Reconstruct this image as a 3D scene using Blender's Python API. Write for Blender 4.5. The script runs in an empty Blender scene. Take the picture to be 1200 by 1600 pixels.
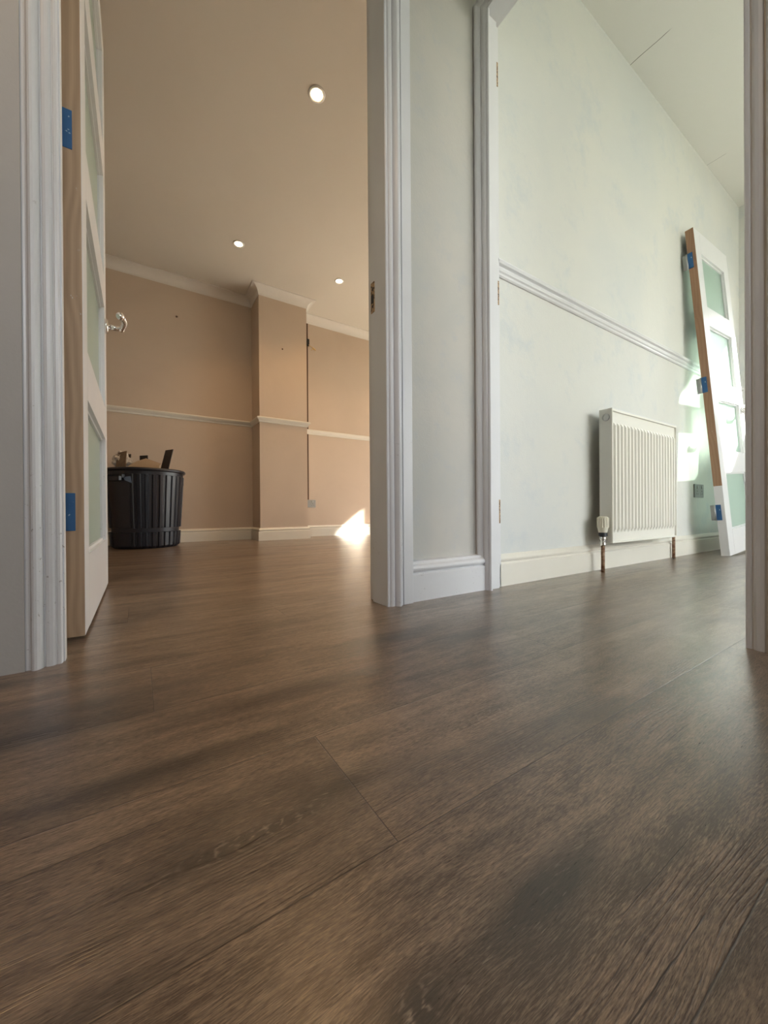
import bpy, bmesh, math, random
from mathutils import Vector, Matrix
random.seed(7)
PI = math.pi
scene = bpy.context.scene
COL = scene.collection

# ---------------------------------------------------------------- camera
F_PX = 591.08
PITCH, ROLL, YAW = math.radians(-0.17596), math.radians(-0.37985), math.radians(32.9614)
fw = Vector((math.sin(YAW), math.cos(YAW), 0)); rt = Vector((math.cos(YAW), -math.sin(YAW), 0)); up = Vector((0, 0, 1))
w_ = fw*math.cos(PITCH) + up*math.sin(PITCH); u2 = up*math.cos(PITCH) - fw*math.sin(PITCH)
r_ = rt*math.cos(ROLL) + u2*math.sin(ROLL); u_ = u2*math.cos(ROLL) - rt*math.sin(ROLL)
cam = bpy.data.cameras.new('camera'); cam_ob = bpy.data.objects.new('camera', cam); COL.objects.link(cam_ob)
M = Matrix.Identity(4)
for i in range(3):
    M[i][0], M[i][1], M[i][2] = r_[i], u_[i], -w_[i]
M.translation = Vector((0, 0, .28)); cam_ob.matrix_world = M
cam.sensor_fit = 'HORIZONTAL'; cam.sensor_width = 36; cam.lens = 36*F_PX/1200; cam.clip_start = .01; cam.clip_end = 200
scene.camera = cam_ob

# ---------------------------------------------------------------- light
WORLD_STRENGTH = 6.6
SUN_STRENGTH = 44.0
SPOT_W = 16.5
HALL_SPOT_W = 30.0
scene.view_settings.view_transform = 'Standard'; scene.view_settings.look = 'None'
scene.view_settings.gamma = 1; scene.view_settings.use_curve_mapping = False
scene.view_settings.exposure = 0.47
world = bpy.data.worlds.new('sky'); scene.world = world; world.use_nodes = True
wn = world.node_tree; wn.nodes.clear()
wo = wn.nodes.new('ShaderNodeOutputWorld'); wb = wn.nodes.new('ShaderNodeBackground')
tc = wn.nodes.new('ShaderNodeTexCoord'); sx = wn.nodes.new('ShaderNodeSeparateXYZ'); rp = wn.nodes.new('ShaderNodeValToRGB')
wn.links.new(tc.outputs['Generated'], sx.inputs[0]); wn.links.new(sx.outputs['Z'], rp.inputs[0])
cr = rp.color_ramp; cr.elements[0].position = 0.0; cr.elements[0].color = (.90, .93, .88, 1)
cr.elements[1].position = .5; cr.elements[1].color = (.84, .91, 1.0, 1)
wn.links.new(rp.outputs[0], wb.inputs[0]); wb.inputs[1].default_value = WORLD_STRENGTH; wn.links.new(wb.outputs[0], wo.inputs[0])

SUN_DIR = Vector((-2.0, 1.0, -.68*math.sqrt(5))).normalized()     # direction the light travels
sl = bpy.data.lights.new('sun', 'SUN'); sl.energy = SUN_STRENGTH; sl.angle = math.radians(1.2); sl.color = (1, .97, .88)
so = bpy.data.objects.new('sun', sl); COL.objects.link(so); so.location = (9, -2, 6)
so.rotation_euler = SUN_DIR.to_track_quat('-Z', 'Y').to_euler()

def portal(name, center, size, normal):
    l = bpy.data.lights.new(name, 'AREA'); l.shape = 'RECTANGLE'; l.size, l.size_y = size; l.energy = 1
    l.cycles.is_portal = True
    o = bpy.data.objects.new(name, l); COL.objects.link(o); o.location = center
    o.rotation_euler = Vector(normal).to_track_quat('-Z', 'Y').to_euler()

# ---------------------------------------------------------------- node helper
class S_:
    def __init__(s, nt, so): s.nt, s.s = nt, so
    def _m(s, op, *a, clamp=False):
        n = s.nt.nodes.new('ShaderNodeMath'); n.operation = op; n.use_clamp = clamp
        for i, v in enumerate((s,)+a):
            if isinstance(v, S_): s.nt.links.new(v.s, n.inputs[i])
            else: n.inputs[i].default_value = v
        return S_(s.nt, n.outputs[0])
    def __add__(s, o): return s._m('ADD', o)
    def __sub__(s, o): return s._m('SUBTRACT', o)
    def __mul__(s, o): return s._m('MULTIPLY', o)
    def __truediv__(s, o): return s._m('DIVIDE', o)
    __radd__ = __add__; __rmul__ = __mul__
    def __rsub__(s, o): return (s*-1.0)+o
    def sin(s): return s._m('SINE')
    def abs(s): return s._m('ABSOLUTE')
    def pow(s, p): return s._m('POWER', p)
    def sqrt(s): return s._m('SQRT')
    def min(s, o): return s._m('MINIMUM', o)
    def max(s, o): return s._m('MAXIMUM', o)
    def clamp(s): return s._m('ADD', 0.0, clamp=True)
    def step(s, a, b):                                   # smooth ramp from a to b
        n = s.nt.nodes.new('ShaderNodeMapRange'); n.interpolation_type = 'SMOOTHSTEP'
        s.nt.links.new(s.s, n.inputs[0]); n.inputs[1].default_value = a; n.inputs[2].default_value = b
        return S_(s.nt, n.outputs[0])
def vec(nt, x, y, z):
    n = nt.nodes.new('ShaderNodeCombineXYZ')
    for i, v in enumerate((x, y, z)):
        if isinstance(v, S_): nt.links.new(v.s, n.inputs[i])
        else: n.inputs[i].default_value = v
    return S_(nt, n.outputs[0])
def noise(nt, v, scale=1, detail=2, rough=.5, dist=0):
    n = nt.nodes.new('ShaderNodeTexNoise'); n.inputs['Scale'].default_value = scale; n.inputs['Detail'].default_value = detail
    n.inputs['Roughness'].default_value = rough; n.inputs['Distortion'].default_value = dist
    nt.links.new(v.s, n.inputs['Vector']); return S_(nt, n.outputs['Fac'])
def mixc(nt, f, a, b):
    n = nt.nodes.new('ShaderNodeMix'); n.data_type = 'RGBA'
    if isinstance(f, S_): nt.links.new(f.s, n.inputs['Factor'])
    else: n.inputs['Factor'].default_value = f
    for k, v in (('A', a), ('B', b)):
        i = [x for x in n.inputs if x.name == k and x.type == 'RGBA'][0]
        if isinstance(v, S_): nt.links.new(v.s, i)
        else: i.default_value = (*v, 1)
    return S_(nt, [x for x in n.outputs if x.type == 'RGBA'][0])
def coords(nt, kind='Object'):
    n = nt.nodes.new('ShaderNodeTexCoord'); s = nt.nodes.new('ShaderNodeSeparateXYZ'); nt.links.new(n.outputs[kind], s.inputs[0])
    return S_(nt, n.outputs[kind]), [S_(nt, s.outputs[i]) for i in range(3)]
def mat(name, color=(.8, .8, .8), rough=.5, metal=0, spec=.5, **kw):
    m = bpy.data.materials.new(name); m.use_nodes = True; nt = m.node_tree; b = nt.nodes['Principled BSDF']
    b.inputs['Base Color'].default_value = (*color, 1); b.inputs['Roughness'].default_value = rough
    b.inputs['Metallic'].default_value = metal; b.inputs['Specular IOR Level'].default_value = spec
    for k, v in kw.items(): b.inputs[k.replace('_', ' ')].default_value = v
    return m, nt, b
def bump(nt, b, hgt, strength=.2, dist=.002):
    n = nt.nodes.new('ShaderNodeBump'); n.inputs['Strength'].default_value = strength; n.inputs['Distance'].default_value = dist
    nt.links.new(hgt.s, n.inputs['Height']); nt.links.new(n.outputs[0], b.inputs['Normal'])
def setc(nt, b, c): nt.links.new(c.s, b.inputs['Base Color'])

def paint(name, c1, c2, rough=.75, scale=3.0, lo=.35, hi=.7, bs=.15, spec=.3, c3=None):
    m, nt, b = mat(name, c1, rough, spec=spec)
    v, _ = coords(nt)
    f = noise(nt, v, scale, 4, .55, .4).step(lo, hi)
    c = mixc(nt, f, c1, c2)
    if c3: c = mixc(nt, noise(nt, v, scale*3.1, 6, .72, .1).step(.50, .72)*.8, c, c3)
    setc(nt, b, c)
    bump(nt, b, noise(nt, v, 160, 3)+noise(nt, v, 22, 2)*2.0, bs, .0015)
    return m

M_BEIGE = paint('beige_paint', (.585, .48, .385), (.555, .455, .365), .8, 2)
M_CEIL = paint('ceiling_paint', (.70, .66, .60), (.68, .64, .58), .85, 1.5, bs=.1)
M_MIST = paint('mist_coat_paint', (.67, .67, .635), (.62, .635, .625), .7, 1.6, c3=(.575, .605, .615), bs=.3)
M_HALL = paint('hall_plaster_paint', (.545, .52, .475), (.505, .495, .46), .7, 4.0, c3=(.485, .485, .475), bs=.25)
M_GREY = paint('grey_wall_paint', (.52, .50, .48), (.50, .485, .465), .75, 3)
M_TRIM = paint('white_gloss', (.70, .70, .71), (.68, .68, .695), .32, 5, bs=.05, spec=.5)
M_CREAM = paint('cream_gloss', (.75, .72, .64), (.73, .70, .62), .38, 5, bs=.05, spec=.5)
M_SCUFF = paint('scuffed_white_gloss', (.70, .70, .71), (.68, .68, .695), .32, 5, bs=.08, spec=.5)
nt = M_SCUFF.node_tree; b = nt.nodes['Principled BSDF']
v, (cx, cy, cz) = coords(nt)
sc = noise(nt, v, 90, 4, .7).step(.62, .70) * noise(nt, v, 9, 2).step(.5, .62) * (1.2 - cz).step(0, 1.0)
prev = b.inputs['Base Color'].links[0].from_socket
setc(nt, b, mixc(nt, sc*.7, S_(nt, prev), (.22, .18, .15)))
M_RAD, _, _ = mat('radiator_enamel', (.76, .745, .68), .38)
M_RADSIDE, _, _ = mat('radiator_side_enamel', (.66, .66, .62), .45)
M_CHROME, _, _ = mat('chrome', (.78, .77, .76), .14, 1.0)
M_STEEL, _, _ = mat('brushed_steel', (.46, .46, .45), .38, 1.0)
M_SOCKET, _, _ = mat('satin_nickel', (.33, .34, .33), .42, .7)
M_DARK, _, _ = mat('dark_plastic', (.016, .017, .022), .35)
M_BIN, nt, b = mat('black_bin_plastic', (.010, .012, .020), .36, spec=.5)
v, _ = coords(nt); bump(nt, b, noise(nt, v, 130, 2), .15, .001)
M_COPPER, nt, b = mat('painted_copper_pipe', (.16, .065, .03), .5)
v, _ = coords(nt); setc(nt, b, mixc(nt, noise(nt, v, 60, 3).step(.4, .65), (.16, .065, .03), (.34, .22, .13)))
M_VALVE, _, _ = mat('aged_white_plastic', (.66, .63, .52), .45)
M_TAPE, nt, b = mat('blue_masking_tape', (.018, .10, .26), .55)
v, _ = coords(nt); setc(nt, b, mixc(nt, noise(nt, v, 70, 3).step(.66, .74), mixc(nt, noise(nt, v, 18, 2), (.012, .075, .20), (.025, .13, .32)), (.5, .6, .7)))
M_BAG, _, _ = mat('white_crumpled_paper', (.62, .56, .50), .7)
M_CARD, nt, b = mat('cardboard', (.34, .25, .17), .8)
M_BRASS, _, _ = mat('brass', (.75, .55, .28), .3, 1.0)
M_HOLE, _, _ = mat('bare_crack', (.10, .055, .035), .9)
M_WIN, _, _ = mat('upvc_white', (.8, .8, .8), .35)
M_GRASS, nt, b = mat('lawn_grass', (.10, .22, .05), .9)
v, _ = coords(nt); setc(nt, b, mixc(nt, noise(nt, v, 6, 4), (.14, .15, .105), (.215, .225, .17)))
M_BULB, nt, b = mat('lit_bulb', (1, .8, .5), .5); b.inputs['Emission Color'].default_value = (1, .72, .38, 1); b.inputs['Emission Strength'].default_value = 22
M_SLIT, _, _ = mat('dark_slot', (.02, .02, .02), .6)
M_MORT, nt, b = mat('chiselled_wood', (.42, .27, .14), .8)
v, _ = coords(nt); setc(nt, b, mixc(nt, noise(nt, v, 160, 3).step(.45, .62), (.46, .31, .17), (.10, .055, .03)))

def wood_edge(name, c1, c2, c3):
    m, nt, b = mat(name, c1, .62)
    v, (x, y, z) = coords(nt)
    wz = noise(nt, vec(nt, x*2, y*2, z*1.1), 1.6, 2)
    k = ((x+y)*420 + wz*46).sin()*.5+.5
    f = noise(nt, vec(nt, x*320, y*320, z*5), 1, 4)
    c = mixc(nt, (k*.55+f*.6)._m('ADD', -.1, clamp=True), c1, c2)
    mk = noise(nt, vec(nt, x*90, y*90, z*60), 1, 3).step(.70, .74) * noise(nt, v, 5, 1).step(.5, .6)
    c = mixc(nt, mk, c, c3); setc(nt, b, c); bump(nt, b, f, .2, .001); return m
M_PINE = wood_edge('bare_pine_edge', (.47, .325, .205), (.33, .215, .13), (.62, .60, .56))
M_PINE2 = wood_edge('warm_pine_edge', (.36, .215, .13), (.29, .165, .095), (.6, .5, .4))

def reflect_mix(nt, lo, hi):
    lw = nt.nodes.new('ShaderNodeLayerWeight'); f = S_(nt, lw.outputs['Facing']).pow(3.5)*(hi-lo) + lo
    return f.s
# frosted glass: scatters light through, faint green tint
def frosted(name, c, ct):
    m = bpy.data.materials.new(name); m.use_nodes = True; nt = m.node_tree; nt.nodes.clear()
    o = nt.nodes.new('ShaderNodeOutputMaterial'); d = nt.nodes.new('ShaderNodeBsdfDiffuse'); t = nt.nodes.new('ShaderNodeBsdfTranslucent')
    g = nt.nodes.new('ShaderNodeBsdfGlossy'); m1 = nt.nodes.new('ShaderNodeMixShader'); m2 = nt.nodes.new('ShaderNodeMixShader')
    d.inputs[0].default_value = (*c, 1); t.inputs[0].default_value = (*ct, 1); g.inputs['Roughness'].default_value = .28
    m1.inputs[0].default_value = .45; nt.links.new(d.outputs[0], m1.inputs[1]); nt.links.new(t.outputs[0], m1.inputs[2])
    tr = nt.nodes.new('ShaderNodeBsdfTransparent'); tr.inputs[0].default_value = (.84, .96, .90, 1); m0 = nt.nodes.new('ShaderNodeMixShader'); m0.inputs[0].default_value = .45
    nt.links.new(m1.outputs[0], m0.inputs[1]); nt.links.new(tr.outputs[0], m0.inputs[2]); m1 = m0
    nt.links.new(reflect_mix(nt, .035, .5), m2.inputs[0]); nt.links.new(m1.outputs[0], m2.inputs[1]); nt.links.new(g.outputs[0], m2.inputs[2])
    nt.links.new(m2.outputs[0], o.inputs[0]); return m
M_FROST = frosted('frosted_green_glass', (.62, .79, .71), (.92, .97, .93))
# clear window glass
M_GLASS = bpy.data.materials.new('window_glass'); M_GLASS.use_nodes = True; nt = M_GLASS.node_tree; nt.nodes.clear()
o = nt.nodes.new('ShaderNodeOutputMaterial'); t = nt.nodes.new('ShaderNodeBsdfTransparent'); g = nt.nodes.new('ShaderNodeBsdfGlossy'); g.inputs['Roughness'].default_value = .02
mx = nt.nodes.new('ShaderNodeMixShader')
nt.links.new(reflect_mix(nt, .02, .4), mx.inputs[0]); nt.links.new(t.outputs[0], mx.inputs[1]); nt.links.new(g.outputs[0], mx.inputs[2]); nt.links.new(mx.outputs[0], o.inputs[0])

# ---------------------------------------------------------------- mesh helpers
def tag(o, label=None, cat=None, group=None, kind=None):
    if label: o['label'] = label
    if cat: o['category'] = cat
    if group: o['group'] = group
    if kind: o['kind'] = kind
    return o
def build(name, bm, m, parent=None, smooth=False, loc=None):
    bmesh.ops.recalc_face_normals(bm, faces=bm.faces)
    me = bpy.data.meshes.new(name); bm.to_mesh(me); bm.free()
    for mm in (m if isinstance(m, (list, tuple)) else [m]): me.materials.append(mm)
    if smooth: 
        for p in me.polygons: p.use_smooth = True
    o = bpy.data.objects.new(name, me); COL.objects.link(o)
    if parent: o.parent = parent
    if loc: o.location = loc
    return o
def empty(name, loc, label=None, cat=None, group=None, kind=None):
    o = bpy.data.objects.new(name, None); COL.objects.link(o); o.location = loc; o.empty_display_size = .05
    return tag(o, label, cat, group, kind)
def box(bm, a, b_, bevel=0, mi=0):
    a, b_ = [min(p, q) for p, q in zip(a, b_)], [max(p, q) for p, q in zip(a, b_)]
    vs = [bm.verts.new((x, y, z)) for x in (a[0], b_[0]) for y in (a[1], b_[1]) for z in (a[2], b_[2])]
    fs = [bm.faces.new([vs[i] for i in f]) for f in ((0,1,3,2),(4,6,7,5),(0,4,5,1),(2,3,7,6),(0,2,6,4),(1,5,7,3))]
    for f in fs: f.material_index = mi
    if bevel:
        es = list({e for f in fs for e in f.edges})
        bmesh.ops.bevel(bm, geom=es, offset=bevel, segments=2, affect='EDGES', profile=.6)
    return vs
def boxes(name, lst, m, parent=None, bevel=0, **kw):
    bm = bmesh.new()
    for a, b_ in lst: box(bm, a, b_, bevel)
    return build(name, bm, m, parent, **kw)
def cyl(bm, p0, p1, r0, r1=None, n=24, cap=True):
    p0, p1 = Vector(p0), Vector(p1); r1 = r0 if r1 is None else r1
    q = (p1-p0).to_track_quat('Z', 'Y'); rings = []
    for p, r in ((p0, r0), (p1, r1)):
        rings.append([bm.verts.new(p + q @ Vector((r*math.cos(2*PI*i/n), r*math.sin(2*PI*i/n), 0))) for i in range(n)])
    for i in range(n): bm.faces.new((rings[0][i], rings[0][(i+1) % n], rings[1][(i+1) % n], rings[1][i]))
    if cap: bm.faces.new(rings[0]); bm.faces.new(rings[1])
def lathe(bm, prof, c=(0, 0, 0), axis='Z', n=32):
    rings = []
    for r, h in prof:
        ring = []
        for i in range(n):
            a = 2*PI*i/n; x, y, z = r*math.cos(a), r*math.sin(a), h
            p = {'Z': (x, y, z), 'X': (z, x, y), 'Y': (x, z, y)}[axis]
            ring.append(bm.verts.new(Vector(c)+Vector(p)))
        rings.append(ring)
    for a, b_ in zip(rings, rings[1:]):
        for i in range(n): bm.faces.new((a[i], a[(i+1) % n], b_[(i+1) % n], b_[i]))
    bm.faces.new(rings[0]); bm.faces.new(rings[-1])
def sweep(bm, prof, path, side):
    """profile (t outward, z) along a horizontal xy path with mitred corners; side=+1 outward to the left of travel"""
    P = [Vector(p) for p in path]; n = len(P); rings = []
    for i in range(n):
        d1 = (P[i]-P[i-1]).normalized() if i else (P[1]-P[0]).normalized()
        d2 = (P[i+1]-P[i]).normalized() if i < n-1 else d1
        n1, n2 = Vector((-d1.y, d1.x))*side, Vector((-d2.y, d2.x))*side
        m = (n1+n2); m = m/ m.length_squared * 2
        rings.append([bm.verts.new((P[i].x+m.x*t, P[i].y+m.y*t, z)) for t, z in prof])
    k = len(prof)
    for a, b_ in zip(rings, rings[1:]):
        for j in range(k): bm.faces.new((a[j], a[(j+1) % k], b_[(j+1) % k], b_[j]))
    bm.faces.new(rings[0]); bm.faces.new(rings[-1])
def frame_sweep(bm, prof, o, ua, ta, w0, w1, h):
    """architrave: profile (distance out from the opening edge, thickness) round an opening in a wall.
    o: origin on floor, ua: unit along wall, ta: unit out of wall; opening from w0 to w1 and up to h"""
    o, ua, ta = Vector(o), Vector(ua), Vector(ta); Z = Vector((0, 0, 1))
    rings = [[bm.verts.new(o+ua*(w0-d)+ta*t) for d, t in prof], [bm.verts.new(o+ua*(w0-d)+Z*(h+d)+ta*t) for d, t in prof],
             [bm.verts.new(o+ua*(w1+d)+Z*(h+d)+ta*t) for d, t in prof], [bm.verts.new(o+ua*(w1+d)+ta*t) for d, t in prof]]
    k = len(prof)
    for a, b_ in zip(rings, rings[1:]):
        for j in range(k): bm.faces.new((a[j], a[(j+1) % k], b_[(j+1) % k], b_[j]))
    bm.faces.new(rings[0]); bm.faces.new(rings[-1])
def wall_with_hole(name, axis, c0, c1, a0, a1, z0, z1, holes, m):
    """slab wall; axis 'X' = normal along X. holes: list of (a,b,zlo,zhi), non overlapping in a"""
    L = []; cur = a0
    def seg(p, q, zl, zh):
        if q-p > 1e-4 and zh-zl > 1e-4: L.append(((c0, p, zl), (c1, q, zh)) if axis == 'X' else ((p, c0, zl), (q, c1, zh)))
    for a, b_, zl, zh in sorted(holes):
        seg(cur, a, z0, z1); seg(a, b_, z0, zl); seg(a, b_, zh, z1); cur = b_
    seg(cur, a1, z0, z1)
    return tag(boxes(name, L, m), kind='structure')

# ---------------------------------------------------------------- floor
ROW0, ROWW, PL = .262, .180, 1.215
FIX = {0: .182, 1: .707, 2: .016, -1: 1.0, -2: .43, 3: .80, 4: .33}
X0, X1, Y0, Y1 = -2.7, 4.5, -2.3, 4.1
bm = bmesh.new(); lr = bm.faces.layers.float.new('plank_rnd'); lu = bm.loops.layers.uv.new('plank')
r0, r1 = math.floor((Y0-ROW0)/ROWW), math.ceil((Y1-ROW0)/ROWW)
for r in range(r0, r1):
    ya, yb = ROW0+r*ROWW, ROW0+(r+1)*ROWW
    off = FIX.get(r, random.random()*PL)
    k = math.floor((X0-off)/PL)
    while off+k*PL < X1:
        xa, xb = off+k*PL, off+(k+1)*PL
        vs = [bm.verts.new(p) for p in ((xa, ya, 0), (xb, ya, 0), (xb, yb, 0), (xa, yb, 0))]
        f = bm.faces.new(vs); f[lr] = random.random()
        for lp, uv in zip(f.loops, ((0, 0), (PL, 0), (PL, ROWW), (0, ROWW))): lp[lu].uv = uv
        k += 1
M_FLOOR, nt, b = mat('vinyl_oak_planks', (.1, .07, .05), .4)
at_ = nt.nodes.new('ShaderNodeAttribute'); at_.attribute_name = 'plank_rnd'; rnd = S_(nt, at_.outputs['Fac'])
uvn = nt.nodes.new('ShaderNodeUVMap'); uvn.uv_map = 'plank'; sp = nt.nodes.new('ShaderNodeSeparateXYZ'); nt.links.new(uvn.outputs[0], sp.inputs[0])
pu, pv = S_(nt, sp.outputs[0]), S_(nt, sp.outputs[1])
_, (gx, gy, gz) = coords(nt)
# knots: x, y, half length, half width, depth of colour
KN = [(.250, .168, .075, .019, 1.1, 0), (.085, .335, .085, .014, .62, 1), (.178, .349, .040, .012, .75, 0), (.128, .168, .022, .014, .9, 1), (.05, .335, .14, .030, .35, 0),
      (.03, .478, .16, .018, .8, 0), (-.12, .64, .15, .03, .9, 0), (-.06, .70, .2, .03, .7, 0), (.62, .60, .12, .03, .75, 0), (.47, .69, .14, .03, .8, 0), (.95, .70, .2, .025, .5, 0),
      (.40, .352, .070, .020, .25, 1), (.345, .06, .07, .03, .6, 0), (.19, .57, .16, .018, .5, 0)]
kd = None; kw = None; ka = None
for kx, ky, hl, hw, s, arc in KN:
    dx, dy = (gx-kx)/hl, (gy-ky)/hw
    g2 = (dx*dx + dy*dy)*-1.0
    e = g2._m('EXPONENT')
    kd = e*s if kd is None else kd + e*s
    ww = e*dy*(hw*.38)
    kw = ww if kw is None else kw + ww
    if arc:
        a_ = ((dx*hl*460.0 - dy*dy*5.0 + noise(nt, vec(nt, gx*60.0, gy*200.0, 0), 1, 3)*9.0).sin()*.5+.5).pow(6.0)*e*e
        ka = a_ if ka is None else ka + a_
# open checks in the grain: start x, start y, end x, end y
ck = None
for x0_, y0_, x1_, y1_, wd in ((-.12, .3945, .03, .3985, .00035), (-.30, .646, -.14, .646, .0005), (.18, .1005, .34, .0985, .00028), (.27, .130, .40, .1285, .0002)):
    ln = (gy - ((gx-x0_)*((y1_-y0_)/(x1_-x0_)) + y0_) + (noise(nt, vec(nt, gx*40.0, 0, 0), 1, 1)-.5)*.002).abs().step(wd*2.2, wd*.7)
    ln = ln*gx.step(x0_, x0_+.02)*gx.step(x1_, x1_-.02)
    ck = ln if ck is None else ck + ln
lowf = noise(nt, vec(nt, pu*1.6+rnd*37.0, pv*5.0+rnd*13.0, rnd*9.0), 1.6, 2)
lf2 = noise(nt, vec(nt, pu*4.5+rnd*17.0, pv*13.0, rnd*5.0), 1, 2)
vv = pv + (lowf-.5)*.042 + (lf2-.5)*.008 - kw
# embossed growth lines: thin, broken, only where the figure opens up
gm = noise(nt, vec(nt, pu*2.4+rnd*7.0, pv*11.0, rnd*3.0), 1, 2).step(.47, .60)
gbr = noise(nt, vec(nt, pu*14.0+rnd*3.0, vv*120.0, rnd*13.0), 1, 2).step(.36, .56)
rings = (vv*1650.0 + noise(nt, vec(nt, pu*5.0, vv*45.0, rnd*21.0), 1, 3)*11.0).sin()
groove = ((rings*.5+.5).pow(7.0)) * gm * gbr
# coarse tone bands, streaks, fine fibres, open pores
broad = noise(nt, vec(nt, pu*3.0+rnd*5.0, vv*30.0, rnd*31.0), 1, 4, .62)-.5
broad2 = noise(nt, vec(nt, pu*2.0+rnd*15.0, pv*13.0, rnd*1.7), 1, 3, .6)-.5
smoke = noise(nt, vec(nt, pu*3.2+rnd*51.0, pv*11.0+rnd*2.0, rnd*3.0), 1, 3, .6).step(.50, .74)
fibre = noise(nt, vec(nt, pu*110.0+rnd*9.0, vv*1250.0, rnd*11.0), 1, 3, .7)
fib2 = noise(nt, vec(nt, pu*15.0+rnd*3.0, vv*210.0, rnd*19.0), 1, 3, .6)-.5
fib3 = noise(nt, vec(nt, gx*70.0, gy*400.0, 0), 1, 2).step(.40, .60)
blot = noise(nt, vec(nt, pu*24.0, pv*70.0, rnd*4.0), 1, 4, .6)-.5
pore = noise(nt, vec(nt, pu*70.0, vv*1100.0, rnd*2.0), 1, 2).step(.58, .66)
pale = noise(nt, vec(nt, pu*60.0+rnd*40.0, vv*900.0, rnd*6.0), 1, 2).step(.62, .72)
cat = ((vv-.09)*(vv-.09)*9000.0 + pu*60.0 + lf2*22.0).sin()
catm = (cat*.5+.5).pow(6.0) * noise(nt, vec(nt, pu*2.2+rnd*77.0, pv*7.0, rnd*8.0), 1, 1).step(.58, .68) * fibre.step(.42, .58)
tone = broad*1.0 + broad2*.9 + fib2*.62 + (fibre-.5)*2.3 + blot*.75 + (rnd-.5)*.20 + .40
tone = tone._m('ADD', 0.0, clamp=True)
c = mixc(nt, tone, (.072, .048, .033), (.35, .250, .172))
c = mixc(nt, smoke*.62, c, (.060, .044, .034))
c = mixc(nt, (kd*1.15).clamp()*.86, c, (.030, .023, .019))
c = mixc(nt, (catm*.4 + ka*fib3*.55).clamp(), c, (.38, .30, .23))
c = mixc(nt, pale*.28, c, (.42, .33, .26))
c = mixc(nt, (groove*.45 + pore*.42 + ck*.9).clamp(), c, (.028, .018, .012))
ed = (pv.min(pv*-1.0+ROWW)).min(pu.min(pu*-1.0+PL))
seam = ed.step(.0002, .0008)
c = mixc(nt, (seam*-1.0+1.0)*.8, c, (.016, .011, .008)); setc(nt, b, c)
rg = (fibre*.14 + groove*.10 + .23); nt.links.new(rg.s, b.inputs['Roughness'])
b.inputs['Specular IOR Level'].default_value = .5
hgt = ck*-1.0 + fibre*.28 + fib2*.25 - groove*1.1 - pore*.25 + ed.step(0, .0012)*1.2
bump(nt, b, hgt, .42, .0006)
b.inputs['Coat Weight'].default_value = .45; b.inputs['Coat Roughness'].default_value = .24
nt.links.new(b.inputs['Normal'].links[0].from_socket, b.inputs['Coat Normal'])
tag(build('floor', bm, M_FLOOR), kind='structure')

# ---------------------------------------------------------------- walls and ceilings
CL, CR = 2.45, 2.585
OL0, OL1, OLH = -.13, .618, 2.05      # left doorway (in wall along X)
RY = .95                              # plaster face of the right room's long wall
# wall between hall and left room, with its doorway; the right portion carries on as the partition of the right room
boxes('tmp', [((-2.7, .905, 0), (-.1705, 1.03, 2.6))], M_GREY).name = 'wall_hall_left'
tag(bpy.data.objects['wall_hall_left'], kind='structure')
tag(boxes('wall_hall_centre', [((OL1+.03, .96, 0), (1.03, 1.03, 2.6)), ((OL0-.03, .95, OLH+.03), (OL1+.03, 1.03, 2.6))], M_HALL), kind='structure')
tag(boxes('wall_right_room_long', [((1.03, RY, 0), (3.95, 1.03, 2.7))], M_MIST), kind='structure')
# skin of the left room's near side
tag(boxes('wall_left_room_near', [((-1.4, 1.03, 0), (OL0-.03, 1.04, 2.5)), ((OL1+.03, 1.03, 0), (4.4, 1.04, 2.5)), ((OL0-.03, 1.03, OLH+.03), (OL1+.03, 1.04, 2.5)), ((3.95, .9, 0), (4.4, 1.03, 2.6))], M_BEIGE), kind='structure')
# wall B between hall and right room
OY0, OY1, OBH = .236, .93, 2.035
wall_with_hole('wall_hall_right', 'X', 1.03, 1.105, -1.1, RY, 0, 2.7, [(OY0-.02, OY1+.02, -1, OBH+.02)], M_HALL)
# left room
wall_with_hole('wall_left_room_left', 'X', -1.5, -1.4, 1.0, 4.1, 0, 2.6, [], M_BEIGE)
tag(boxes('wall_left_room_far', [((-1.5, 4.0, 0), (4.5, 4.12, 2.6))], M_BEIGE), kind='structure')
BX0, BX1, BY = .985, 1.468, 3.715
tag(boxes('wall_chimney_breast', [((BX0, BY, 0), (BX1, 4.02, 2.455))], M_BEIGE), kind='structure')
WL = (2.60, 3.93, .50, 2.08)
WL2 = (1.15, 2.45, .12, 1.60)     # left room opening, second one added for bounce light: y0 y1 z0 z1
wall_with_hole('wall_left_room_right', 'X', 4.4, 4.62, 1.03, 4.1, 0, 2.6, [WL, WL2], M_BEIGE)
tag(boxes('ceiling', [((-1.5, 1.0, CL), (4.6, 4.1, CL+.1))], M_CEIL), kind='structure')
# right room
WR = (.23, .66, 1.02, 2.05)
wall_with_hole('wall_right_room_end', 'X', 3.87, 4.02, -2.2, RY, 0, 2.7, [WR], M_MIST)
WB = (1.6, 3.5, .12, 2.1)
wall_with_hole('wall_right_room_back', 'Y', -2.3, -2.15, 1.03, 4.0, 0, 2.7, [WB], M_MIST)
wall_with_hole('wall_right_room_near', 'X', 1.03, 1.105, -2.3, -1.1, 0, 2.7, [], M_MIST)
M_CEILR, nt, b = mat('cracked_ceiling_paint', (.72, .72, .68), .85)
v, (x, y, z) = coords(nt)
c = mixc(nt, noise(nt, v, 1.5, 3), (.74, .74, .70), (.70, .70, .665))
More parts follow.
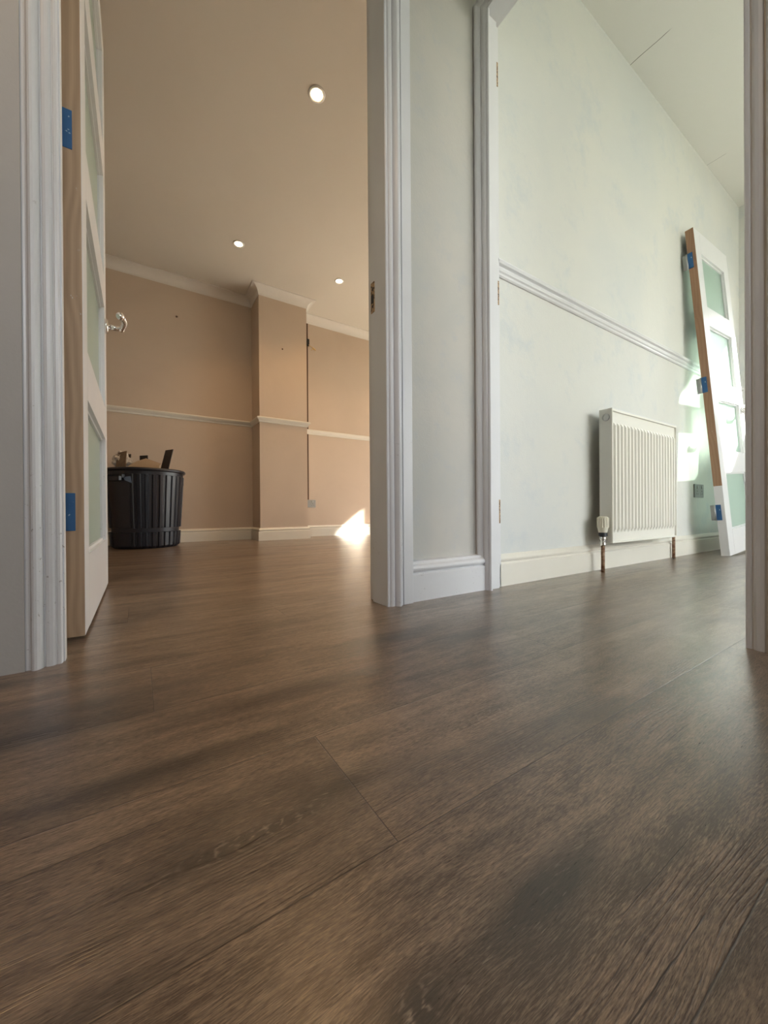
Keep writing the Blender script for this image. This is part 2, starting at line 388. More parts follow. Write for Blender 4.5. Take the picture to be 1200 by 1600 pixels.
# a hairline crack running out from the wall
cr1 = ((x-2.16+(y-.95)*.02+noise(nt, v, 14, 2)*.006).abs())
crk = (cr1.step(.0022, .0008))*(y.step(.76, .80))
crk2 = ((x-3.22+noise(nt, v, 14, 2)*.006).abs().step(.002, .0008))*(y.step(.84, .86))
c = mixc(nt, (crk+crk2*.6).clamp(), c, (.12, .11, .10)); setc(nt, b, c)
tag(boxes('ceiling', [((1.03, -2.3, CR), (4.02, 1.0, CR+.1))], M_CEILR), kind='structure')
# hall
wall_with_hole('wall_hall_back', 'Y', -1.2, -1.1, -2.8, 1.1, 0, 2.6, [(-.15, .80, 1.0, 1.95)], M_HALL)
wall_with_hole('wall_hall_end', 'X', -2.8, -2.7, -1.2, 1.0, 0, 2.6, [], M_HALL)
tag(boxes('ceiling', [((-2.8, -1.2, 2.55), (1.03, 1.0, 2.65))], M_CEIL), kind='structure')
# unseen lawn outside, added and toned for its bounce light
tag(boxes('ground', [((4.02, -14, -.3), (24, 14, -.15)), ((-14, -14, -.3), (4.02, -2.4, -.15))], M_GRASS), kind='structure')

# windows: frame, mullion, glass
def window(name, axis, c, a0, a1, z0, z1, mull, nrm, ft=(.045, .045, .045, .045)):
    """ft: frame widths at a0, a1, bottom, top"""
    w = empty(name, (c, (a0+a1)/2, z0) if axis == 'X' else ((a0+a1)/2, c, z0), kind='structure')
    def P(u, z, d): return ((c+d, u, z) if axis == 'X' else (u, c+d, z))
    b0, b1, y0, y1 = a0+ft[0], a1-ft[1], z0+ft[2], z1-ft[3]
    L = [(P(a0, z0, -.03), P(a1, y0, .03)), (P(a0, y1, -.03), P(a1, z1, .03)), (P(a0, y0, -.03), P(b0, y1, .03)), (P(b1, y0, -.03), P(a1, y1, .03))]
    for m0, m1 in mull: L.append((P(m0, y0, -.03), P(m1, y1, .03)))
    fr = boxes('window_frame', L, M_WIN); fr.parent = w; fr.matrix_parent_inverse = Matrix.Translation(w.location).inverted()
    gl = boxes('window_pane', [(P(b0, y0, -.003), P(b1, y1, .003))], M_GLASS); gl.parent = w; gl.matrix_parent_inverse = Matrix.Translation(w.location).inverted()
    portal('daylight_portal', P((a0+a1)/2, (z0+z1)/2, .05*(1 if nrm < 0 else -1)), ((z1-z0), (a1-a0)) if axis == 'X' else ((a1-a0), (z1-z0)), (nrm, 0, 0) if axis == 'X' else (0, nrm, 0))
window('window_1', 'X', 4.45, WL[0], WL[1], WL[2], WL[3], [(2.925, 3.02)], -1, (.11, .05, .05, .115))
window('added_window_2', 'X', 4.45, WL2[0], WL2[1], WL2[2], WL2[3], [(1.78, 1.84)], -1)  # unseen window added for daylight and sun bounce onto the left room ceiling
window('window_3', 'X', 3.91, WR[0], WR[1], WR[2], WR[3], [], -1, (.07, .05, .12, .19))
window('added_window_4', 'Y', -2.2, WB[0], WB[1], WB[2], WB[3], [(2.5, 2.6)], 1, (.07, .07, .07, .07))  # unseen window added so sky light falls evenly on the long wall
window('added_window_5', 'Y', -1.15, -.15, .80, 1.0, 1.95, [], 1)  # unseen window added behind the camera, placed and sized to light the hall

# ---------------------------------------------------------------- skirting, dado, coving, architraves
SK = [(0, 0), (.020, 0), (.020, .083), (.0175, .0855), (.0125, .0865), (.0115, .0885), (.0125, .0905), (.0175, .0925), (.0205, .0965), (.0215, .1015), (.0200, .1065), (.0160, .1105), (.0100, .1130), (.0065, .1170), (.0045, .1215), (0, .1225)]
SKN = [(0, 0), (.022, 0), (.022, .085), (.019, .088), (.014, .089), (.0135, .092), (.016, .096), (.020, .100), (.020, .106), (.014, .113), (.006, .119), (0, .122)]
def run(name, prof, path, side, m, smooth=False):
    bm = bmesh.new(); sweep(bm, prof, path, side); o = build(name, bm, m, smooth=False); tag(o, kind='structure'); return o
SKH = [(t+.02 if t > 0 else 0, z) for t, z in SK]
run('baseboard_hall', SKH, [(1.028, .96), (.695, .96)], 1, M_SCUFF)
run('baseboard_right_room', [(t*1.0, z*.95) for t, z in SKN], [(3.87, RY), (1.105, RY)], 1, M_CREAM)
run('baseboard_right_room_end', SKN, [(3.87, -2.15), (3.87, RY)], 1, M_CREAM)
run('baseboard_left_room', SKN, [(4.4, 4.0), (1.469, 4.0)], 1, M_CREAM)
run('baseboard_chimney_breast', SKN, [(BX1+.0, 4.0), (BX1, BY), (BX0, BY), (BX0, 4.0), (-1.4, 4.0)], 1, M_CREAM)
# hall left skirting board is flush and flat, seen as one plain board
DA = [(0, 1.150), (.006, 1.150), (.008, 1.155), (.008, 1.165), (.014, 1.168), (.017, 1.174), (.022, 1.178), (.028, 1.190), (.026, 1.198), (.012, 1.202), (.008, 1.205), (0, 1.206)]
def dz(p, d): return [(t, z+d) for t, z in p]
run('trim_1', dz(DA, -.010), [(4.4, 4.0), (1.56, 4.0)], 1, M_CREAM)
run('trim_2', dz(DA, -.002), [(BX1, BY+.01), (BX1, BY), (BX0, BY), (BX0, 4.0), (-1.4, 4.0)], 1, M_CREAM)
DR = [(0, 1.146), (.006, 1.146), (.010, 1.150), (.010, 1.158), (.015, 1.162), (.018, 1.170), (.013, 1.176), (.013, 1.180), (.022, 1.184), (.026, 1.192), (.022, 1.200), (.010, 1.204), (.008, 1.210), (0, 1.212)]
run('trim_3', DR, [(3.87, RY), (1.107, RY)], 1, M_TRIM)
# coving (plaster cove) of the left room
CV = [(0, CL), (0, 2.372), (.004, 2.372), (.004, 2.378)]
for i in range(11):
    a = i/10*PI/2; CV.append((.007+.064*(1-math.cos(a)), 2.381+.060*math.sin(a)))
CV += [(.076, 2.442), (.076, CL)]
M_COVE = paint('coving_paint', (.74, .71, .67), (.72, .69, .65), .75, 4, bs=.15)
for nm, pth in (('trim_4', [(4.4, 1.04), (4.4, 4.0), (BX1, 4.0), (BX1, BY), (BX0, BY), (BX0, 4.0), (-1.4, 4.0)]),):
    bm = bmesh.new(); sweep(bm, CV, pth, 1); tag(build(nm, bm, M_COVE), kind='structure')

# architraves
AR = [(0, 0), (0, .006), (.002, .008), (.006, .0085), (.0075, .0075), (.009, .0075), (.010, .0095), (.013, .0118), (.018, .0128), (.0225, .0120), (.024, .0095), (.0255, .0095), (.027, .014), (.030, .018),
      (.034, .0215), (.038, .0225), (.041, .0215), (.043, .019), (.0445, .0160), (.047, .0150), (.050, .0155), (.052, .0145), (.052, 0)]
bm = bmesh.new(); frame_sweep(bm, [(d*.955, t*1.15) for d, t in AR], (0, .926, 0), (1, 0, 0), (0, -1, 0), -.121, .606, 2.045)
tag(build('trim_5', bm, M_SCUFF), kind='structure')
bm = bmesh.new(); frame_sweep(bm, [(d*1.28, t) for d, t in AR], (1.03, 0, 0), (0, 1, 0), (-1, 0, 0), .243, .897, 2.015)
tag(build('trim_6', bm, M_TRIM), kind='structure')
# cover board beside the left architrave, up to the recessed plaster
boxes('tmp', [((.6595, .911, 0), (.695, .962, 2.12))], M_SCUFF, bevel=.0012).name = 'trim_7'
tag(bpy.data.objects['trim_7'], kind='structure')
# linings of the left doorway (jambs, head, stops)
tag(boxes('trim_8', [((.606, .925, 0), (.65, 1.0, 2.06)), ((.618, 1.0, 0), (.65, 1.035, 2.06)), ((.65, .9265, 0), (.6595, .962, 2.06)),
                     ((-.16, .925, 0), (-.1335, 1.0, 2.06)), ((-.17, .9265, 0), (-.118, .945, 2.05)), ((-.16, .925, 2.045), (.65, 1.035, 2.08))], M_SCUFF, bevel=.001), kind='structure')
# linings of the right doorway
tag(boxes('trim_9', [((1.03, OY1-.016, 0), (1.085, OY1+.02, OBH-.0)), ((1.085, OY1-.002, 0), (1.110, OY1+.02, OBH)), ((1.03, OY0-.02, 0), (1.085, OY0+.004, OBH)), ((1.085, OY0-.02, 0), (1.11, OY0-.008, OBH)),
                     ((1.03, OY0-.02, OBH-.012), (1.085, OY1+.02, OBH+.02)), ((1.085, OY0-.02, OBH+.002), (1.11, OY1+.02, OBH+.02)), ((1.0225, .8985, 0), (1.031, .9245, 2.02))], M_TRIM, bevel=.001), kind='structure')
# bare chiselled hinge housings in that lining
for zc in (1.862, 1.070, .275):
    o = boxes('trim_%d' % (10 + [1.862, 1.070, .275].index(zc)), [((1.0875, OY1-.0035, zc-.043), (1.1065, OY1-.0005, zc+.043))], M_MORT); tag(o, kind='structure')
# keep plate of the left doorway
bm = bmesh.new()
box(bm, (.6045, .978, .886), (.6065, .999, .978), 0); box(bm, (.6035, .982, .915), (.606, .996, .940), 0, 1); box(bm, (.6035, .984, .900), (.606, .990, .908), 0, 1); box(bm, (.6035, .984, .952), (.606, .990, .962), 0, 1)
tag(build('strike_plate', bm, [M_MORT, M_SLIT]), 'worn brown latch strike plate let into the white jamb of the left doorway', 'strike plate')
# exposed crack where the boxing meets the wall beside the chimney breast
tag(boxes('trim_13', [((1.560, 3.994, .41), (1.594, 4.001, 2.37))], M_HOLE), kind='structure')

# ---------------------------------------------------------------- glazed doors
def make_door(root, W, H, T, ops, st0, st1, edge_mat, face_mat, mirror_edge_white=0.0, gname='glass_pane'):
    """door leaf in local frame: x along width (0 = near edge), z up, y from 0 (seen face) to T (back)"""
    bm = bmesh.new(); B = .0015
    zs = [0.0] + [v for o_ in ops for v in o_] + [H]
    # edge strips of bare wood (material 1) as thin slabs, body painted (material 0)
    e = .0025
    box(bm, (e, 0, 0), (st0, T, H), B); box(bm, (W-st1, 0, 0), (W, T, H), B)
    for i in range(0, len(zs), 2): box(bm, (st0, 0, zs[i]), (W-st1, T, zs[i+1]), 0)
    leaf = build('door_leaf', bm, face_mat, root)
    bm = bmesh.new(); box(bm, (0, .001, mirror_edge_white), (e, T-.001, H))
    build('door_edge', bm, edge_mat, root)['label'] = 'bare wood door edge'
    if mirror_edge_white: boxes('edge_filler', [((0, .001, 0), (e, T-.001, mirror_edge_white))], face_mat, root)
    for lo, hi in ops:
        bm = bmesh.new(); box(bm, (st0-.004, T/2-.003, lo-.004), (W-st1+.004, T/2+.003, hi+.004))
        build('glass_pane', bm, M_FROST, root)
        # slim glazing bead round the pane
        bm = bmesh.new(); g = .008; y0, y1 = T/2-.010, T/2-.003
        box(bm, (st0, y0, lo), (W-st1, y1, lo+g)); box(bm, (st0, y0, hi-g), (W-st1, y1, hi)); box(bm, (st0, y0, lo+g), (st0+g, y1, hi-g)); box(bm, (W-st1-g, y0, lo+g), (W-st1, y1, hi-g))
        build('glazing_bead', bm, face_mat, root)
    return leaf
def lever(root, x, z, direction, T=.0):
    """lever handle on the y=0 face; lever points along direction (+1/-1) in x"""
    h = empty('door_handle', (x, 0, z)); h.parent = root
    bm = bmesh.new(); lathe(bm, [(.0, .0), (.026, 0), (.026, -.006), (.022, -.010), (.012, -.011), (0, -.011)], (0, 0, 0), 'Y', 28); build('handle_rose', bm, M_CHROME, h, True)
    bm = bmesh.new(); cyl(bm, (0, -.008, 0), (0, -.048, 0), .0095, .0085, 20)
    bmesh.ops.create_uvsphere(bm, u_segments=16, v_segments=10, radius=.0105, matrix=Matrix.Translation((0, -.05, 0)))
    n = 10; prev = None
    for i in range(n+1):
        t = i/n; p = Vector((direction*(.115*t), -.050-.010*math.sin(t*PI), .004*math.sin(t*PI)))
        if prev is not None: cyl(bm, prev[0], p, prev[1], .0085+.003*t*t, 16, True); 
        prev = (p, .0085+.003*t*t)
    bmesh.ops.create_uvsphere(bm, u_segments=16, v_segments=10, radius=.013, matrix=Matrix.Translation(prev[0]))
    build('handle_lever', bm, M_CHROME, h, True)
    return h
# door 1: hung in the left doorway, open at a right angle into the left room. local x -> world +Y, local -y (seen face) -> world +X
d1 = empty('door_1', (-.100, 1.057, .010), 'white four-pane frosted glass door open in the left doorway', 'door', kind='structure')
d1.rotation_euler = (0, 0, PI/2)
make_door(d1, .735, 2.035, .040, [(.172, .54), (.655, 1.02), (1.135, 1.50), (1.615, 1.955)], .088, .075, M_PINE, M_SCUFF)
lever(d1, .690, .965, -1)
for z0, z1 in ((.231, .313), (1.058, 1.142)):
    bm = bmesh.new(); box(bm, (-.0012, .0155, z0), (.0003, .040, z1)); build('masking_tape', bm, M_TAPE, d1)['label'] = 'blue masking tape over hinge recess'

# door leaning on the long wall of the right room
P0 = Vector((2.897, .754, 0.002)); TT = Vector((2.777, .885, 1.953)); ez = (TT-P0).normalized()
ex = Vector((1, 0, 0)); ex = (ex-ez*ex.dot(ez)).normalized(); ey = ez.cross(ex)
dl = empty('glazed_door', P0, 'narrow white frosted green glass door leaning against the white wall', 'door')
MM = Matrix.Identity(4)
for i in range(3): MM[i][0], MM[i][1], MM[i][2] = ex[i], ey[i], ez[i]
MM.translation = P0 + Vector((0, 0, .0)); dl.matrix_world = MM
make_door(dl, .575, 1.961, .042, [(.150, .490), (.615, .935), (1.045, 1.385), (1.500, 1.825)], .090, .088, M_PINE2, M_TRIM, .415)
lever(dl, .530, .905, -1)
for zc in (1.775, 1.022, .258):
    hg = empty('hinge', (0, .03, zc)); hg.parent = dl
    bm = bmesh.new(); box(bm, (-.0025, .026, -.045), (0, .056, .045)); 
    box(bm, (-.0032, .044, -.045), (-.0005, .066, .045), 0)
    for k in range(3): cyl(bm, (-.004, .060, -.030+.030*k-.006), (-.0005, .060, -.030+.030*k-.006), .004, n=10)
    o = build('hinge_leaf', bm, M_SOCKET, hg); o.location = (0, -.03, 0)
    bm = bmesh.new(); cyl(bm, (-.004, .045, -.046), (-.004, .045, .046), .0045, n=12); o = build('hinge_knuckle', bm, M_STEEL, hg, True); o.location = (0, -.03, 0)
    bm = bmesh.new(); box(bm, (-.0040, .016, -.046), (-.0026, .042, .046)); o = build('masking_tape', bm, M_TAPE, hg); o.location = (0, -.03, 0); o['label'] = 'blue masking tape'

# ---------------------------------------------------------------- radiator
RX0, RX1, RYF, RYB, RZ0, RZ1 = 1.752, 2.430, .850, .906, .130, .728
rd = empty('radiator', (RX0, RYB, 0), 'white ribbed panel radiator with thermostatic valve on the right room wall', 'radiator')
bm = bmesh.new()   # fluted front panel
zb, zt = RZ0+.052, RZ1-.066; nf = 20; pitch = (RX1-RX0-.030)/nf; x0 = RX0+.015
def colv(x, y): return (x, y)
xs = []
for i in range(nf):
    a = x0+i*pitch
    xs += [(a, 0), (a+pitch*.18, 0), (a+pitch*.34, 1), (a+pitch*.66, 1), (a+pitch*.82, 0)]
xs.append((x0+nf*pitch, 0))
fl = .0095; yf = RYF+.008
rows = [(zb-.006, 0), (zb+.010, 1), (zt-.010, 1), (zt+.006, 0)]
grid = [[bm.verts.new((x, yf-(fl*k if r[1] else 0), r[0])) for x, k in xs] for r in rows]
for a, b_ in zip(grid, grid[1:]):
    for i in range(len(xs)-1): bm.faces.new((a[i], a[i+1], b_[i+1], b_[i]))
def quad(*p): bm.faces.new([bm.verts.new(q) for q in p])
xa, xb = x0, x0+nf*pitch
quad((RX0+.006, yf, RZ0+.006), (RX1-.006, yf, RZ0+.006), (RX1-.006, yf, zb-.006), (RX0+.006, yf, zb-.006))
quad((RX0+.006, yf, zt+.006), (RX1-.006, yf, zt+.006), (RX1-.006, yf, RZ1-.012), (RX0+.006, yf, RZ1-.012))
quad((RX0+.006, yf, zb-.006), (xa, yf, zb-.006), (xa, yf, zt+.006), (RX0+.006, yf, zt+.006))
quad((xb, yf, zb-.006), (RX1-.006, yf, zb-.006), (RX1-.006, yf, zt+.006), (xb, yf, zt+.006))
# rolled rim of the panel
for a, b_ in (((RX0, RYF, RZ0), (RX1, yf+.004, RZ0+.007)), ((RX0, RYF, RZ1-.013), (RX1, yf+.004, RZ1-.003)), ((RX0, RYF, RZ0+.007), (RX0+.007, yf+.004, RZ1-.013)), ((RX1-.007, RYF, RZ0+.007), (RX1, yf+.004, RZ1-.013))): box(bm, a, b_, .0015)
def rel(o, root): o.parent = root; o.matrix_parent_inverse = Matrix.Translation(root.location).inverted(); return o
rel(build('front_panel', bm, M_RAD), rd)
rel(boxes('back_panel', [((RX0+.004, RYB-.012, RZ0), (RX1-.004, RYB, RZ1-.006))], M_RAD), rd)
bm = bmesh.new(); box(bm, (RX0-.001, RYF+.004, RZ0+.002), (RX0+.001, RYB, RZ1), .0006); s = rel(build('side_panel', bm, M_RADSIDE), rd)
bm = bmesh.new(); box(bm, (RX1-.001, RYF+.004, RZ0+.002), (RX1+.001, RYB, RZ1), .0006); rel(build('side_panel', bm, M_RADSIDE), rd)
bm = bmesh.new(); box(bm, (RX0, RYF+.012, RZ1-.004), (RX1, RYF+.018, RZ1)); box(bm, (RX0, RYB-.006, RZ1-.004), (RX1, RYB, RZ1))
for i in range(34): 
    a = RX0+.008+i*(RX1-RX0-.016)/34; box(bm, (a, RYF+.018, RZ1-.003), (a+.009, RYB-.006, RZ1-.001))
box(bm, (RX0, RYF, RZ1-.003), (RX1, RYF+.012, RZ1), 0)
rel(build('top_grille', bm, M_TRIM), rd)
bm = bmesh.new(); lathe(bm, [(0, 0), (.0165, 0), (.0165, -.004), (.0125, -.005), (.0125, -.002), (0, -.002)], (RX0-.001, (RYF+RYB)/2-.002, RZ1-.038), 'X', 24); bmesh.ops.translate(bm, verts=bm.verts, vec=(0, 0, 0))
rel(build('bleed_plug', bm, [M_STEEL]), rd)['label'] = 'round metal air vent plug'
tv = empty('thermostatic_valve', (1.735, .884, .10)); tv.parent = rd; tv.matrix_parent_inverse = Matrix.Translation(rd.location).inverted()
bm = bmesh.new(); lathe(bm, [(0, .064), (.0165, .064), (.0175, .066), (.0205, .082), (.0215, .086), (.0215, .128), (.0195, .134), (.014, .137), (0, .138)], (0, 0, .012), 'Z', 40)
for i in range(16):
    a = 2*PI*i/16; c_, s_2 = math.cos(a), math.sin(a)
    cyl(bm, (.0215*c_, .0215*s_2, .100), (.0215*c_, .0215*s_2, .143), .0024, n=8)
build('valve_head', bm, M_VALVE, tv)
bm = bmesh.new(); lathe(bm, [(0, .062), (.0175, .062), (.0175, .077), (0, .077)], (0, 0, 0), 'Z', 24); build('valve_collar', bm, M_DARK, tv)
bm = bmesh.new(); lathe(bm, [(0, .018), (.010, .018), (.013, .022), (.013, .034), (.0095, .038), (.0105, .044), (.014, .048), (.014, .058), (.010, .062), (0, .062)], (0, 0, 0), 'Z', 20)
cyl(bm, (0, 0, .046), (.034, 0, .046), .008, n=18); cyl(bm, (.008, 0, .046), (.022, 0, .046), .0135, n=6); build('valve_body', bm, M_CHROME, tv, False)
bm = bmesh.new(); cyl(bm, (1.735, .884, 0), (1.735, .884, .122), .0078, n=16); o = rel(build('pipe', bm, M_COPPER, None, True), rd)
bm = bmesh.new(); cyl(bm, (2.560, .912, 0), (2.560, .912, .125), .0078, n=16); cyl(bm, (2.43, .900, .150), (2.560, .912, .125), .0078, n=16); rel(build('pipe', bm, M_COPPER, None, True), rd)
for a in (RX0+.12, RX1-.12): rel(boxes('wall_bracket', [((a, RYB-.002, RZ0+.05), (a+.03, RY-.001, RZ1-.06))], M_RAD), rd)

# ---------------------------------------------------------------- sockets and small wall things
def socket(loc, label):
    t = empty('wall_socket', loc, label, 'socket')
    bm = bmesh.new(); box(bm, (-.073, -.009, -.043), (.073, 0, .043), .003); build('face_plate', bm, M_SOCKET, t)
    for sx_ in (-.036, .036):
        bm = bmesh.new(); box(bm, (sx_-.022, -.0095, -.032), (sx_+.022, -.0088, .008)); build('outlet', bm, M_SOCKET, t)
        bm = bmesh.new()
        for dx_, dz_, w, h_ in ((0, -.002, .003, .007), (-.011, -.020, .006, .003), (.011, -.020, .006, .003)): box(bm, (sx_+dx_-w/2, -.0102, dz_-h_/2), (sx_+dx_+w/2, -.0094, dz_+h_/2))
        build('pin_holes', bm, M_SLIT, t)
        bm = bmesh.new(); box(bm, (sx_-.008, -.013, .014), (sx_+.008, -.009, .032), .001); build('switch', bm, M_STEEL, t)
    return t
socket((3.04, RY, .395), 'satin metal double socket between the radiator and the leaning door')
socket((1.600, 4.0, .366), 'satin metal double socket low on the wall beside the chimney breast')
t = empty('cable_stub', (1.585, 4.0, 2.15), 'dark terminal box with brass connectors hanging high beside the chimney breast', 'cable stub')
bm = bmesh.new(); box(bm, (-.022, -.022, -.03), (.022, 0, .045), .003); build('terminal_box', bm, M_DARK, t)
bm = bmesh.new(); cyl(bm, (.015, -.02, -.02), (.05, -.045, -.055), .004, n=10); cyl(bm, (.05, -.045, -.055), (.085, -.04, -.07), .008, n=12); cyl(bm, (.04, -.03, -.075), (.07, -.03, -.05), .005, n=10); build('connector', bm, M_BRASS, t)
bm = bmesh.new(); lathe(bm, [(0, 0), (.009, 0), (.006, -.003), (0, -.003)], (0, 0, 0), 'Y', 14); o = build('wall_plug', bm, M_HOLE, loc=(.31, 4.0, 2.10)); tag(o, 'small dark plug hole in the beige wall above the bin', 'wall plug')
bm = bmesh.new(); lathe(bm, [(0, 0), (.008, 0), (.005, -.003), (0, -.003)], (0, 0, 0), 'Y', 14); o = build('wall_plug', bm, M_HOLE, loc=(1.215, BY, 1.90)); tag(o, 'small dark plug hole high on the chimney breast', 'wall plug')

# ---------------------------------------------------------------- recessed ceiling lights
def downlight(loc, label, on=True, watt=SPOT_W, ceil_grp='recessed ceiling spotlights'):
    t = empty('ceiling_spotlight', loc, label, 'ceiling light', ceil_grp)
    bm = bmesh.new(); lathe(bm, [(.031, .0), (.044, 0), (.043, -.004), (.038, -.006), (.030, -.004), (.029, .0)], (0, 0, 0), 'Z', 36)
    bmesh.ops.delete(bm, geom=[f for f in bm.faces if len(f.verts) > 4], context='FACES')
    build('bezel', bm, M_WIN, t, True)
    bm = bmesh.new(); lathe(bm, [(0, -.001), (.0285, -.001), (.0285, -.0025), (.018, -.006), (0, -.0075)], (0, 0, 0), 'Z', 28); build('bulb', bm, M_BULB, t, True)
    l = bpy.data.lights.new('spot', 'SPOT'); l.energy = watt; l.color = (1, .60, .27); l.spot_size = math.radians(115); l.spot_blend = .8; l.shadow_soft_size = .025
    o = bpy.data.objects.new('spot', l); COL.objects.link(o); o.location = (0, 0, -.012); o.parent = t
    return t
downlight((.793, 1.839, CL), 'lit recessed ceiling spotlight nearest the doorway, highest in the photo')
downlight((.695, 3.208, CL), 'lit recessed ceiling spotlight in front of the far wall left of the chimney breast')
downlight((1.602, 3.220, CL), 'lit recessed ceiling spotlight right of the chimney breast')
downlight((2.75, 1.90, CL), 'extra ceiling spotlight added for light, out of view behind the door post')  # unseen lamp added to brighten the left room
downlight((2.75, 3.30, CL), 'extra ceiling spotlight added for light, out of view at the window end')  # second unseen lamp, added only for more warm light
downlight((-.45, .35, 2.55), 'lit recessed ceiling spotlight over the hall', watt=HALL_SPOT_W)

# ---------------------------------------------------------------- dustbin
BC = Vector((.052, 3.655, 0))
bt = empty('dustbin', BC, 'black ribbed plastic dustbin full of offcuts against the beige wall', 'bin')
bm = bmesh.new()
HB = .615; RT, RB = .268, .232; n = 240
def rad(z, a):
    base = RB+(RT-RB)*z/HB
    ph = (a/(2*PI)*34) % 1
    k = 1 if .22 < ph < .78 else 0
    panel = abs(((a-math.radians(222)+PI) % (2*PI))-PI) < math.radians(24)       # plain panel under the handle
    if panel: k = 0
    d = .009*k
    if z > HB-.045: d = .002
    if .128 < z < .160: d = -.006
    if z < .02: d *= z/.02; base -= (.02-z)*.8
    return base+d
zs = [0, .008, .02, .10, .127, .129, .159, .161, .30, .45, HB-.046, HB-.044, HB-.012]
rings = [[bm.verts.new((rad(z, 2*PI*i/n)*math.cos(2*PI*i/n), rad(z, 2*PI*i/n)*math.sin(2*PI*i/n), z)) for i in range(n)] for z in zs]
inner = [[bm.verts.new(((RB+(RT-RB)*z/HB-.008)*math.cos(2*PI*i/n), (RB+(RT-RB)*z/HB-.008)*math.sin(2*PI*i/n), z)) for i in range(n)] for z in (HB-.012, .30, .02)]
al = rings+inner
for a, b_ in zip(al, al[1:]):
    for i in range(n): bm.faces.new((a[i], a[(i+1) % n], b_[(i+1) % n], b_[i]))
bm.faces.new(rings[0]); bm.faces.new(inner[-1])
build('bin_body', bm, M_BIN, bt)
bm = bmesh.new(); lathe(bm, [(RT-.010, HB-.016), (RT+.012, HB-.018), (RT+.019, HB-.012), (RT+.019, HB-.002), (RT+.012, HB+.006), (RT-.004, HB+.007), (RT-.010, HB)], (0, 0, 0), 'Z', 96)
bmesh.ops.delete(bm, geom=[f for f in bm.faces if len(f.verts) > 4], context='FACES'); lathe_ok = build('bin_rim', bm, M_BIN, bt, True)
def handle(ang):
    hd = empty('bin_handle', (0, 0, 0)); hd.parent = bt; hd.rotation_euler = (0, 0, ang)
    bm = bmesh.new(); R_ = RT-.002
    box(bm, (R_-.01, -.085, HB-.075), (R_+.020, -.055, HB-.050), .003); box(bm, (R_-.01, .055, HB-.075), (R_+.020, .085, HB-.050), .003)
    box(bm, (R_+.018, -.085, HB-.100), (R_+.045, .085, HB-.062), .006)
    build('handle_grip', bm, M_BIN, hd)
    return hd
handle(math.radians(222)); handle(math.radians(42))
# sticker left by the handle
st = bmesh.new(); a0 = math.radians(240)
pts = [(-.012, .545), (.040, .552), (.046, .500), (.020, .512), (.0, .520)]
vs = []
for du, z in pts:
    a = a0+du/RT; R_ = RB+(RT-RB)*z/HB+.011; vs.append(st.verts.new((R_*math.cos(a), R_*math.sin(a), z)))
f = st.faces.new(vs); g_ = bmesh.ops.extrude_face_region(st, geom=[f]); bmesh.ops.translate(st, verts=[e for e in g_['geom'] if isinstance(e, bmesh.types.BMVert)], vec=(-.001, -.0014, 0))
M_STK, _, _ = mat('blue_grey_sticker', (.16, .22, .32), .4); o = build('sticker', st, M_STK, bt); o['label'] = 'torn blue grey sticker'

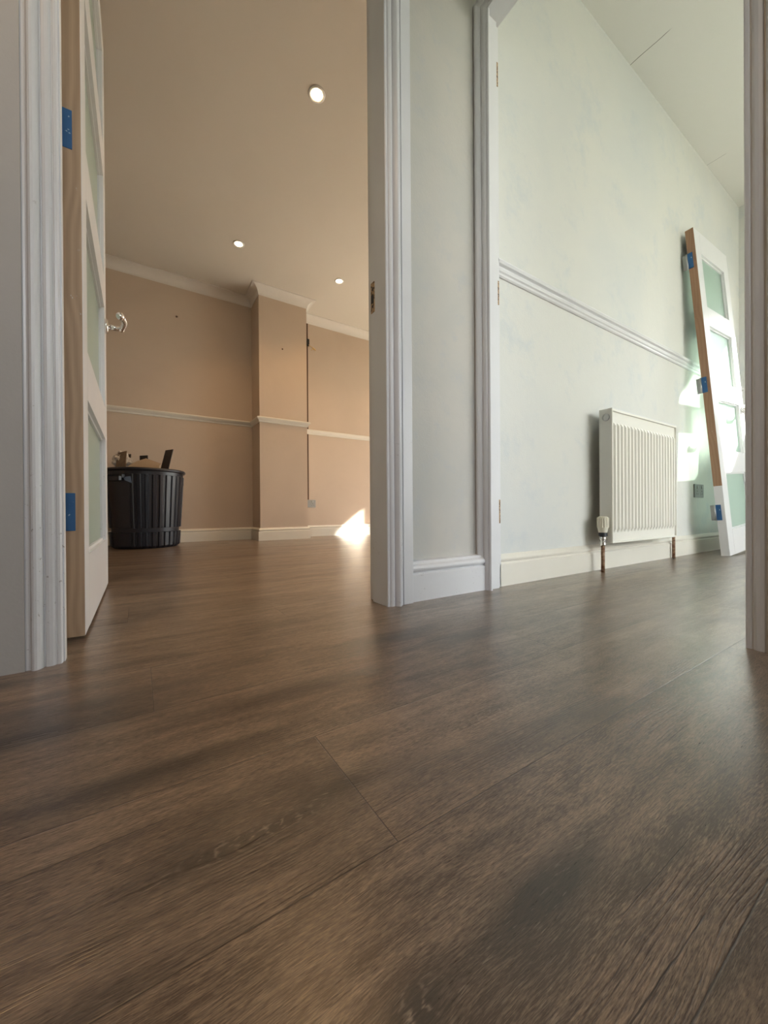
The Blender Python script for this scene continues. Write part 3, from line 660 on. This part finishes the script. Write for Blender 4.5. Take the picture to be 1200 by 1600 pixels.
M_OFF, nt, b = mat('vinyl_offcut', (.17, .11, .065), .5)
v, (x, y, z) = coords(nt); setc(nt, b, mixc(nt, noise(nt, vec(nt, x*60, y*60, z*5), 1, 4), (.12, .075, .042), (.23, .155, .095)))
M_OFFD, nt, b = mat('dark_offcut_back', (.035, .024, .018), .55)
def slab(name, quad_, t, m, label, cat, bend=0, seg=8):
    """thin curved board between four world corners (bl, br, tr, tl) with thickness"""
    bl, br, tr, tl = [Vector(p) for p in quad_]; c0 = (bl+br+tr+tl)/4
    nrm = (br-bl).cross(tl-bl).normalized(); bm = bmesh.new(); A = []; B_ = []
    for i in range(seg+1):
        s_ = i/seg; off_ = nrm*bend*math.sin(PI*s_)
        l, r = bl.lerp(tl, s_)+off_-c0, br.lerp(tr, s_)+off_-c0
        A.append([bm.verts.new(l), bm.verts.new(r)]); B_.append([bm.verts.new(l-nrm*t), bm.verts.new(r-nrm*t)])
    for i in range(seg):
        bm.faces.new((A[i][0], A[i][1], A[i+1][1], A[i+1][0])); bm.faces.new((B_[i][0], B_[i+1][0], B_[i+1][1], B_[i][1]))
        bm.faces.new((A[i][0], A[i+1][0], B_[i+1][0], B_[i][0])); bm.faces.new((A[i][1], B_[i][1], B_[i+1][1], A[i+1][1]))
    bm.faces.new((A[0][0], B_[0][0], B_[0][1], A[0][1])); bm.faces.new((A[-1][0], A[-1][1], B_[-1][1], B_[-1][0]))
    o = build(name, bm, m, loc=c0); return tag(o, label, cat)
fl_ = Vector((math.cos(YAW), -math.sin(YAW), 0))      # direction across the view, fl_d away from it
fl_d = Vector((math.sin(YAW), math.cos(YAW), 0))
def bp(s_, d, z): p = BC + fl_*s_ + fl_d*d; return (p.x, p.y, z)
slab('floor_offcut', [bp(-.135, -.16, .44), bp(-.035, -.17, .44), bp(-.115, -.06, .775), bp(-.205, -.03, .765)], .006, M_OFF, 'light brown vinyl plank offcut curling up at the left of the bin', 'offcut', .018)
slab('floor_offcut', [bp(-.175, -.03, .46), bp(-.09, -.05, .46), bp(-.15, .04, .765), bp(-.235, .05, .755)], .006, M_OFFD, 'dark underside offcut behind the light brown one at the left of the bin', 'offcut', .01)
slab('floor_offcut', [bp(-.075, .04, .50), bp(.01, .02, .50), bp(-.018, .05, .755), bp(-.095, .07, .755)], .006, M_OFFD, 'short dark brown offcut standing near the middle of the bin', 'offcut', .0)
slab('floor_offcut', [bp(.05, .04, .47), bp(.13, .02, .47), bp(.19, .06, .805), bp(.115, .08, .80)], .006, M_OFFD, 'dark brown offcut sticking up alone at the right of the bin', 'offcut', .0)
slab('cardboard_piece', [bp(-.07, -.19, .60), bp(.17, -.12, .595), bp(.10, .04, .685), bp(-.01, .02, .725)], .005, M_CARD, 'tan cardboard flap lying across the top of the bin', 'cardboard', .015)
bm = bmesh.new(); bmesh.ops.create_icosphere(bm, subdivisions=4, radius=.085)
from mathutils import noise as mn
for v_ in bm.verts:
    d = v_.co.normalized(); k = .8+.26*mn.noise(d*2.3)+.16*abs(mn.noise(d*6)); v_.co = Vector((d.x*.075*k, d.y*.085*k, d.z*.085*k))
p = bp(-.195, .0, .70); tag(build('crumpled_paper', bm, M_BAG, loc=p), 'crumpled white paper at the left edge of the bin', 'paper')
